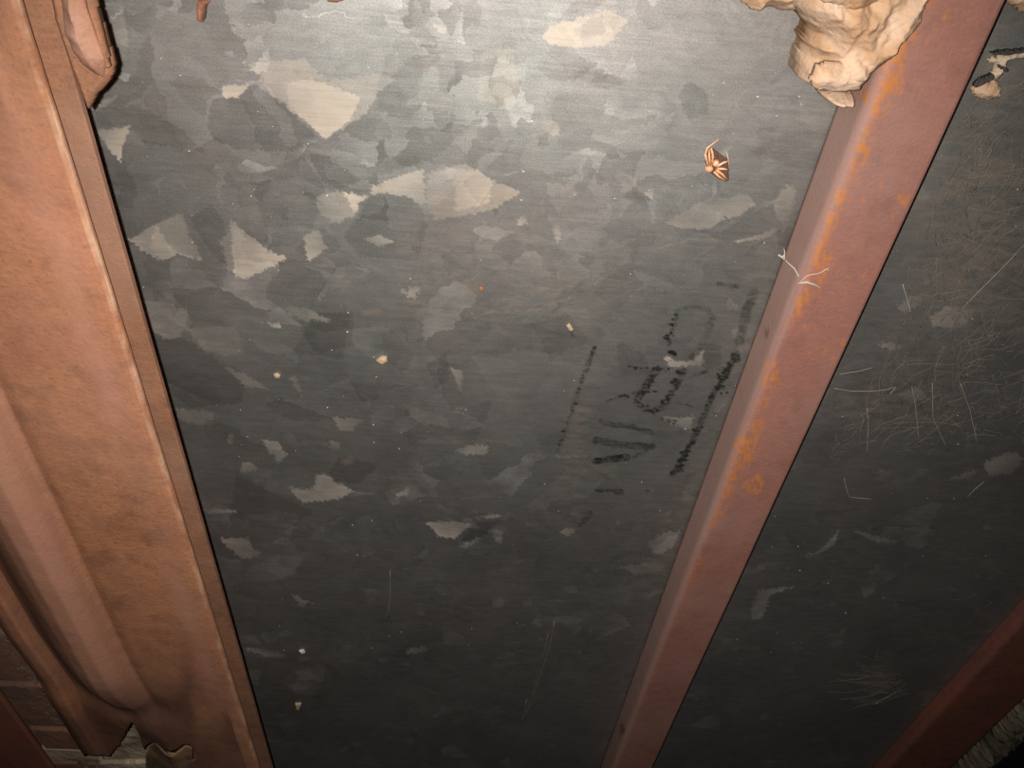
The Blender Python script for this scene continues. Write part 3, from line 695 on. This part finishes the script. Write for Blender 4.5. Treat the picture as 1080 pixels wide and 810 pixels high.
brickm(xm, xm+.105, y2_, y1_)
brickm(xm-.19, xm-.018, y2_+.004, y1_)
brickm(xm+.117, xm+.24, y2_, y1_)
yq = y1_-.012 if y1_ < y2_ else y2_
lo_, hi_ = min(y1_, y2_), max(y1_, y2_)
yc = lo_-.010; k = 0
while yc > .45:
    off_ = .0 if k % 2 else .11
    h_ = .105
    for q_ in range(-2, 3):
        x0_ = xm-.02+off_+q_*.222
        if x0_ > xR or x0_+.21 < xL: continue
        brickm(max(x0_, xL), min(x0_+.21, xR+.04), yc-h_, yc)
    yc -= h_+.010; k += 1
yc = yrow(60, 801, zk)
for k in range(4):
    off_ = .0 if k % 2 else .09
    for q_ in range(-2, 3):
        x0_ = xm-.05+off_+q_*.222
        if x0_ > xR or x0_+.21 < xL: continue
        brickm(max(x0_, xL), min(x0_+.21, xR+.04), yc+.003, yc+.068)
    yc += .080
adopt(lump('mortar_chunk', [(104, 804), (138, 756), (150, 762), (166, 792), (166, 798), (104, 799)], zk, .006, M_MORTG, .001, .001, .12, 71, .3, .003), inf)
adopt(lump('mortar_chunk', [(100, 806), (106, 801), (166, 799), (168, 812), (100, 816)], zk, .010, M_MORTG, .001, .001, .12, 73, .3, .003), inf)
# ------------------------------------------------------------------ dried spider husk
C3 = lambda x, y, dz: tuple(at(x, y, H-dz))
hk = empty('spider_husk', at(757, 174, H), 'small dried orange-brown spider husk with splayed legs, clinging to the sheet', 'spider')
def ellipsoid(name, c, r, mat, root, rot=0.0):
    V = []; Fc = []; nu, nv = 12, 8
    for j in range(nv+1):
        ph = math.pi*j/nv
        for i in range(nu):
            th = 2*math.pi*i/nu
            x = r[0]*math.sin(ph)*math.cos(th); y = r[1]*math.sin(ph)*math.sin(th); z = r[2]*math.cos(ph)
            V.append((c[0]+x*math.cos(rot)-y*math.sin(rot), c[1]+x*math.sin(rot)+y*math.cos(rot), c[2]+z))
    for j in range(nv):
        for i in range(nu):
            Fc.append((j*nu+i, (j+1)*nu+i, (j+1)*nu+(i+1) % nu, j*nu+(i+1) % nu))
    o = mesh_py(name, V, Fc, mat, smooth=True); adopt(o, root); return o
ellipsoid('abdomen', C3(748, 178, .004), (.0031, .0026, .0028), M_HUSK, hk)
ellipsoid('thorax', C3(755, 172, .004), (.0024, .0028, .0024), M_HUSK, hk)
ellipsoid('head', C3(755, 166, .004), (.0016, .0013, .0014), M_HUSKD, hk)
legs = [[(747,175),(744,163),(746,156),(758,147)],[(749,174),(748,164),(748,158)],[(751,174),(752,164),(750,156)],
        [(756,176),(762,172),(768,170)],[(756,178),(762,178),(768,179)],[(755,179),(762,184),(767,190)],[(753,181),(758,186),(766,191)],[(766,160),(768,166),(769,180)]]
for i, L in enumerate(legs):
    P = [C3(x, y, [.004, .0055, .003, .001][min(k, 3)]) for k, (x, y) in enumerate(L)]
    rr = [.0011, .0009, .0007, .0004][:len(P)] if i < 7 else [.0003]*len(P)
    adopt(tubes('leg', [(P, rr)], M_HUSK, 6), hk)
# dark hollow shell behind the legs
adopt(lump('shell', [(746,158),(752,156),(768,168),(769,190),(760,190),(748,182),(743,170)], H, .0012, M_HUSKD, .0005, .0004, .3, 3), hk)
# ------------------------------------------------------------------ cobwebs
def strand(pts, dz, n=14, wob=.0022, seed=0, rad=.00022):
    rnd = random.Random(seed)
    P = []
    T = np.linspace(0, len(pts)-1, n)
    ph = [rnd.uniform(0, 6.28) for _ in range(4)]
    for t in T:
        i = min(int(t), len(pts)-2); f = t-i
        x = pts[i][0]*(1-f)+pts[i+1][0]*f; y = pts[i][1]*(1-f)+pts[i+1][1]*f
        d = dz if not isinstance(dz, (list, tuple)) else dz[0]+(dz[1]-dz[0])*t/(len(pts)-1)
        p = at(x, y, H-d)
        q = t*2.2
        P.append((p[0]+wob*math.sin(q*1.3+ph[0])+rnd.uniform(-.25, .25)*wob, p[1]+wob*math.sin(q+ph[1])+rnd.uniform(-.25, .25)*wob, min(p[2]+wob*.4*math.sin(q+ph[2]), CAM[2]+H-.0003)))
    return (P, rad)
zb_ = H-bzb   # depth of the bar below the sheet
g = [strand([(826,262),(828,272),(834,280),(842,292)], [.010, zb_-.004], 10, .0006, 1, .0005),
     strand([(842,299),(850,297),(858,300),(868,306),(890,312)], zb_+.0012, 12, .0005, 2, [.0005+.0006*math.sin(k*.5) for k in range(12)]),
     strand([(842,299),(853,290),(864,288),(873,283),(874,287)], zb_+.0012, 10, .0004, 3, .0004),
     strand([(822,270),(829,268),(826,276),(822,268)], .010, 8, .0012, 4, .0008)]
o = tubes('cobweb_strand', g, M_WEB); tag(o, 'pale cobweb strand wrapped across the wide red bar', 'cobweb')
g = []
rnd = random.Random(5)
def rngpt(poly):
    while True:
        x = rnd.uniform(min(p[0] for p in poly), max(p[0] for p in poly)); y = rnd.uniform(min(p[1] for p in poly), max(p[1] for p in poly))
        if inpoly(np.array([x]), np.array([y]), poly)[0]: return x, y
reg = [(1012,120),(1095,70),(1095,470),(880,480),(925,400),(962,300)]
for i in range(330):
    x, y = rngpt(reg); a = rnd.gauss(-1.0, .7); L = rnd.uniform(15, 70)
    g.append(strand([(x, y), (x+L*.5*math.cos(a)+rnd.uniform(-5, 5), y+L*.5*math.sin(a)), (x+L*math.cos(a), y+L*math.sin(a))], rnd.uniform(.001, .012), 10, .0018, i, rnd.choice([.0001, .00014, .0002])))
for i in range(200):
    x, y = rngpt(reg)
    g.append(strand([(x, y), (x+rnd.uniform(-14, 14), y+rnd.uniform(-10, 10)), (x+rnd.uniform(-22, 22), y+rnd.uniform(-22, 22))], rnd.uniform(.001, .008), 14, .0034, 500+i, .00013))
o = tubes('cobweb', g, M_WEBD, 3); tag(o, 'tangled dusty cobweb spread over the sheet right of the wide bar', 'cobweb', kind='stuff')
g = [strand([(1080,258),(1050,290),(1015,325)], .004, 8, .0002, 1, .00017), strand([(880,410),(900,412),(935,412),(945,408),(940,416)], .003, 14, .0012, 2, .00017),
     strand([(885,395),(905,392),(920,387)], .003, 8, .0006, 3, .00017), strand([(970,470),(965,425),(962,408)], .003, 8, .0003, 6, .00017),
     strand([(1000,475),(985,440),(982,405)], .003, 9, .0008, 7, .00017), strand([(1030,470),(1024,430),(1012,405)], .003, 9, .0008, 8, .00017),
     strand([(915,480),(916,450),(914,430)], .003, 9, .0005, 9, .00017), strand([(1020,525),(1030,514),(1038,508)], .003, 8, .0004, 10, .00017),
     strand([(952,300),(958,318),(960,330)], .003, 8, .0004, 11, .0003), strand([(890,505),(896,524),(920,526)], .003, 9, .001, 12, .00017)]
o = tubes('cobweb_strand', g, M_WEB, 4); tag(o, 'bright loose cobweb threads on the sheet right of the wide bar', 'cobweb', kind='stuff')
g = []
for i in range(44):
    a = rnd.uniform(2.4, 4.6); L = rnd.uniform(25, 75); x, y = 948+rnd.uniform(-14, 14), 722+rnd.uniform(-10, 10)
    g.append(strand([(x, y), (x+L*.5*math.cos(a), y+L*.35*math.sin(a)), (x+L*math.cos(a), y+L*.5*math.sin(a)+rnd.uniform(-6, 6))], rnd.uniform(.002, .015), 10, .003, 900+i, .00015))
g.append(strand([(922,744),(930,738),(942,732),(955,722)], .012, 9, .0006, 77, [.0016, .0012, .0006, .0005, .0010, .0005, .0004, .0003, .0003]))
o = tubes('cobweb', g, M_WEBD, 3); tag(o, 'wispy fan of cobweb at the lower right, between the two red bars', 'cobweb', kind='stuff')
g = []
for i in range(70):
    x, y = rngpt([(430,225),(640,210),(660,330),(560,350),(420,345)]); a = rnd.gauss(-.25, .5); L = rnd.uniform(12, 60)
    g.append(strand([(x, y), (x+L*.5*math.cos(a)+rnd.uniform(-4, 4), y+L*.5*math.sin(a)+rnd.uniform(-6, 6)), (x+L*math.cos(a), y+L*math.sin(a))], rnd.uniform(.0006, .003), 9, .0012, 1500+i, .00010))
o = tubes('cobweb', g, M_WEBD, 3); tag(o, 'faint thin threads over the brown-stained middle of the sheet', 'cobweb', kind='stuff')
g = []
for i in range(90):
    x, y = rngpt([(5,655),(20,650),(70,735),(95,775),(60,770),(12,700)]); z = zk-.006-rnd.uniform(0, .006)
    P = []; p = at(x, y, z); a = rnd.uniform(0, 6.28)
    for k in range(7):
        P.append((p[0]+k*.002*math.cos(a)+rnd.uniform(-.001, .001), p[1]+k*.002*math.sin(a)+rnd.uniform(-.001, .001), p[2])); a += rnd.uniform(-.8, .8)
    g.append((P, .0003))
o = tubes('cobweb', g, M_WEBD, 3); tag(o, 'fuzzy cobweb clinging to the bricks at the lower left', 'cobweb', kind='stuff')
g = [strand([(585,655),(577,690),(566,725),(552,760)], .003, 14, .0008, 31, .0004), strand([(578,668),(570,700),(560,740)], .003, 10, .0008, 32, .0003),
     strand([(556,738),(553,752),(550,762)], .002, 6, .0015, 33, .0005)]
o = tubes('cobweb_strand', g, M_WEBD, 4); tag(o, 'dim dusty cobweb strand hanging at the bottom middle of the sheet', 'cobweb')
g = [strand([(411,602),(412,625),(409,652)], .002, 8, .0004, 41, .0004)]
o = tubes('cobweb_strand', g, M_WEBD, 4); tag(o, 'short upright cobweb strand on the lower sheet left of the middle', 'cobweb')
# ------------------------------------------------------------------ dust specks
V = []; Fc = []
def speck(p, r):
    b0 = len(V)
    for d in ((1, 0, 0), (0, 1, 0), (-1, 0, 0), (0, -1, 0), (0, 0, -1)):
        V.append((p[0]+d[0]*r*rnd.uniform(.7, 1.8), p[1]+d[1]*r*rnd.uniform(.5, 1.0), p[2]+d[2]*r))
    for i in range(4): Fc.append((b0+i, b0+(i+1) % 4, b0+4))
    Fc.append((b0+3, b0+2, b0+1, b0))
for i in range(260):
    x = rnd.uniform(110, 1075); y = rnd.uniform(3, 690)
    p = at(x, y, H-.0002); speck(p, rnd.choice([.00018, .00025, .00035, .0005])*(1 if y < 400 else 1.2))
for (x, y, r) in [(484,44,.0008),(389,71,.0006),(552,181,.0007),(550,211,.0009),(561,128,.0007),(345,206,.0008),(265,207,.0006),(366,350,.0008),(665,289,.0007),(170,62,.0005),(262,26,.0006),(799,102,.0008),(257,66,.0006),(843,102,.0006),(845,110,.0006)]:
    speck(at(x, y, H-.0002), r)
o = mesh_py('dust_specks', V, Fc, M_DUST); tag(o, 'tiny white dust specks scattered over the grey sheet', 'dust', kind='stuff')
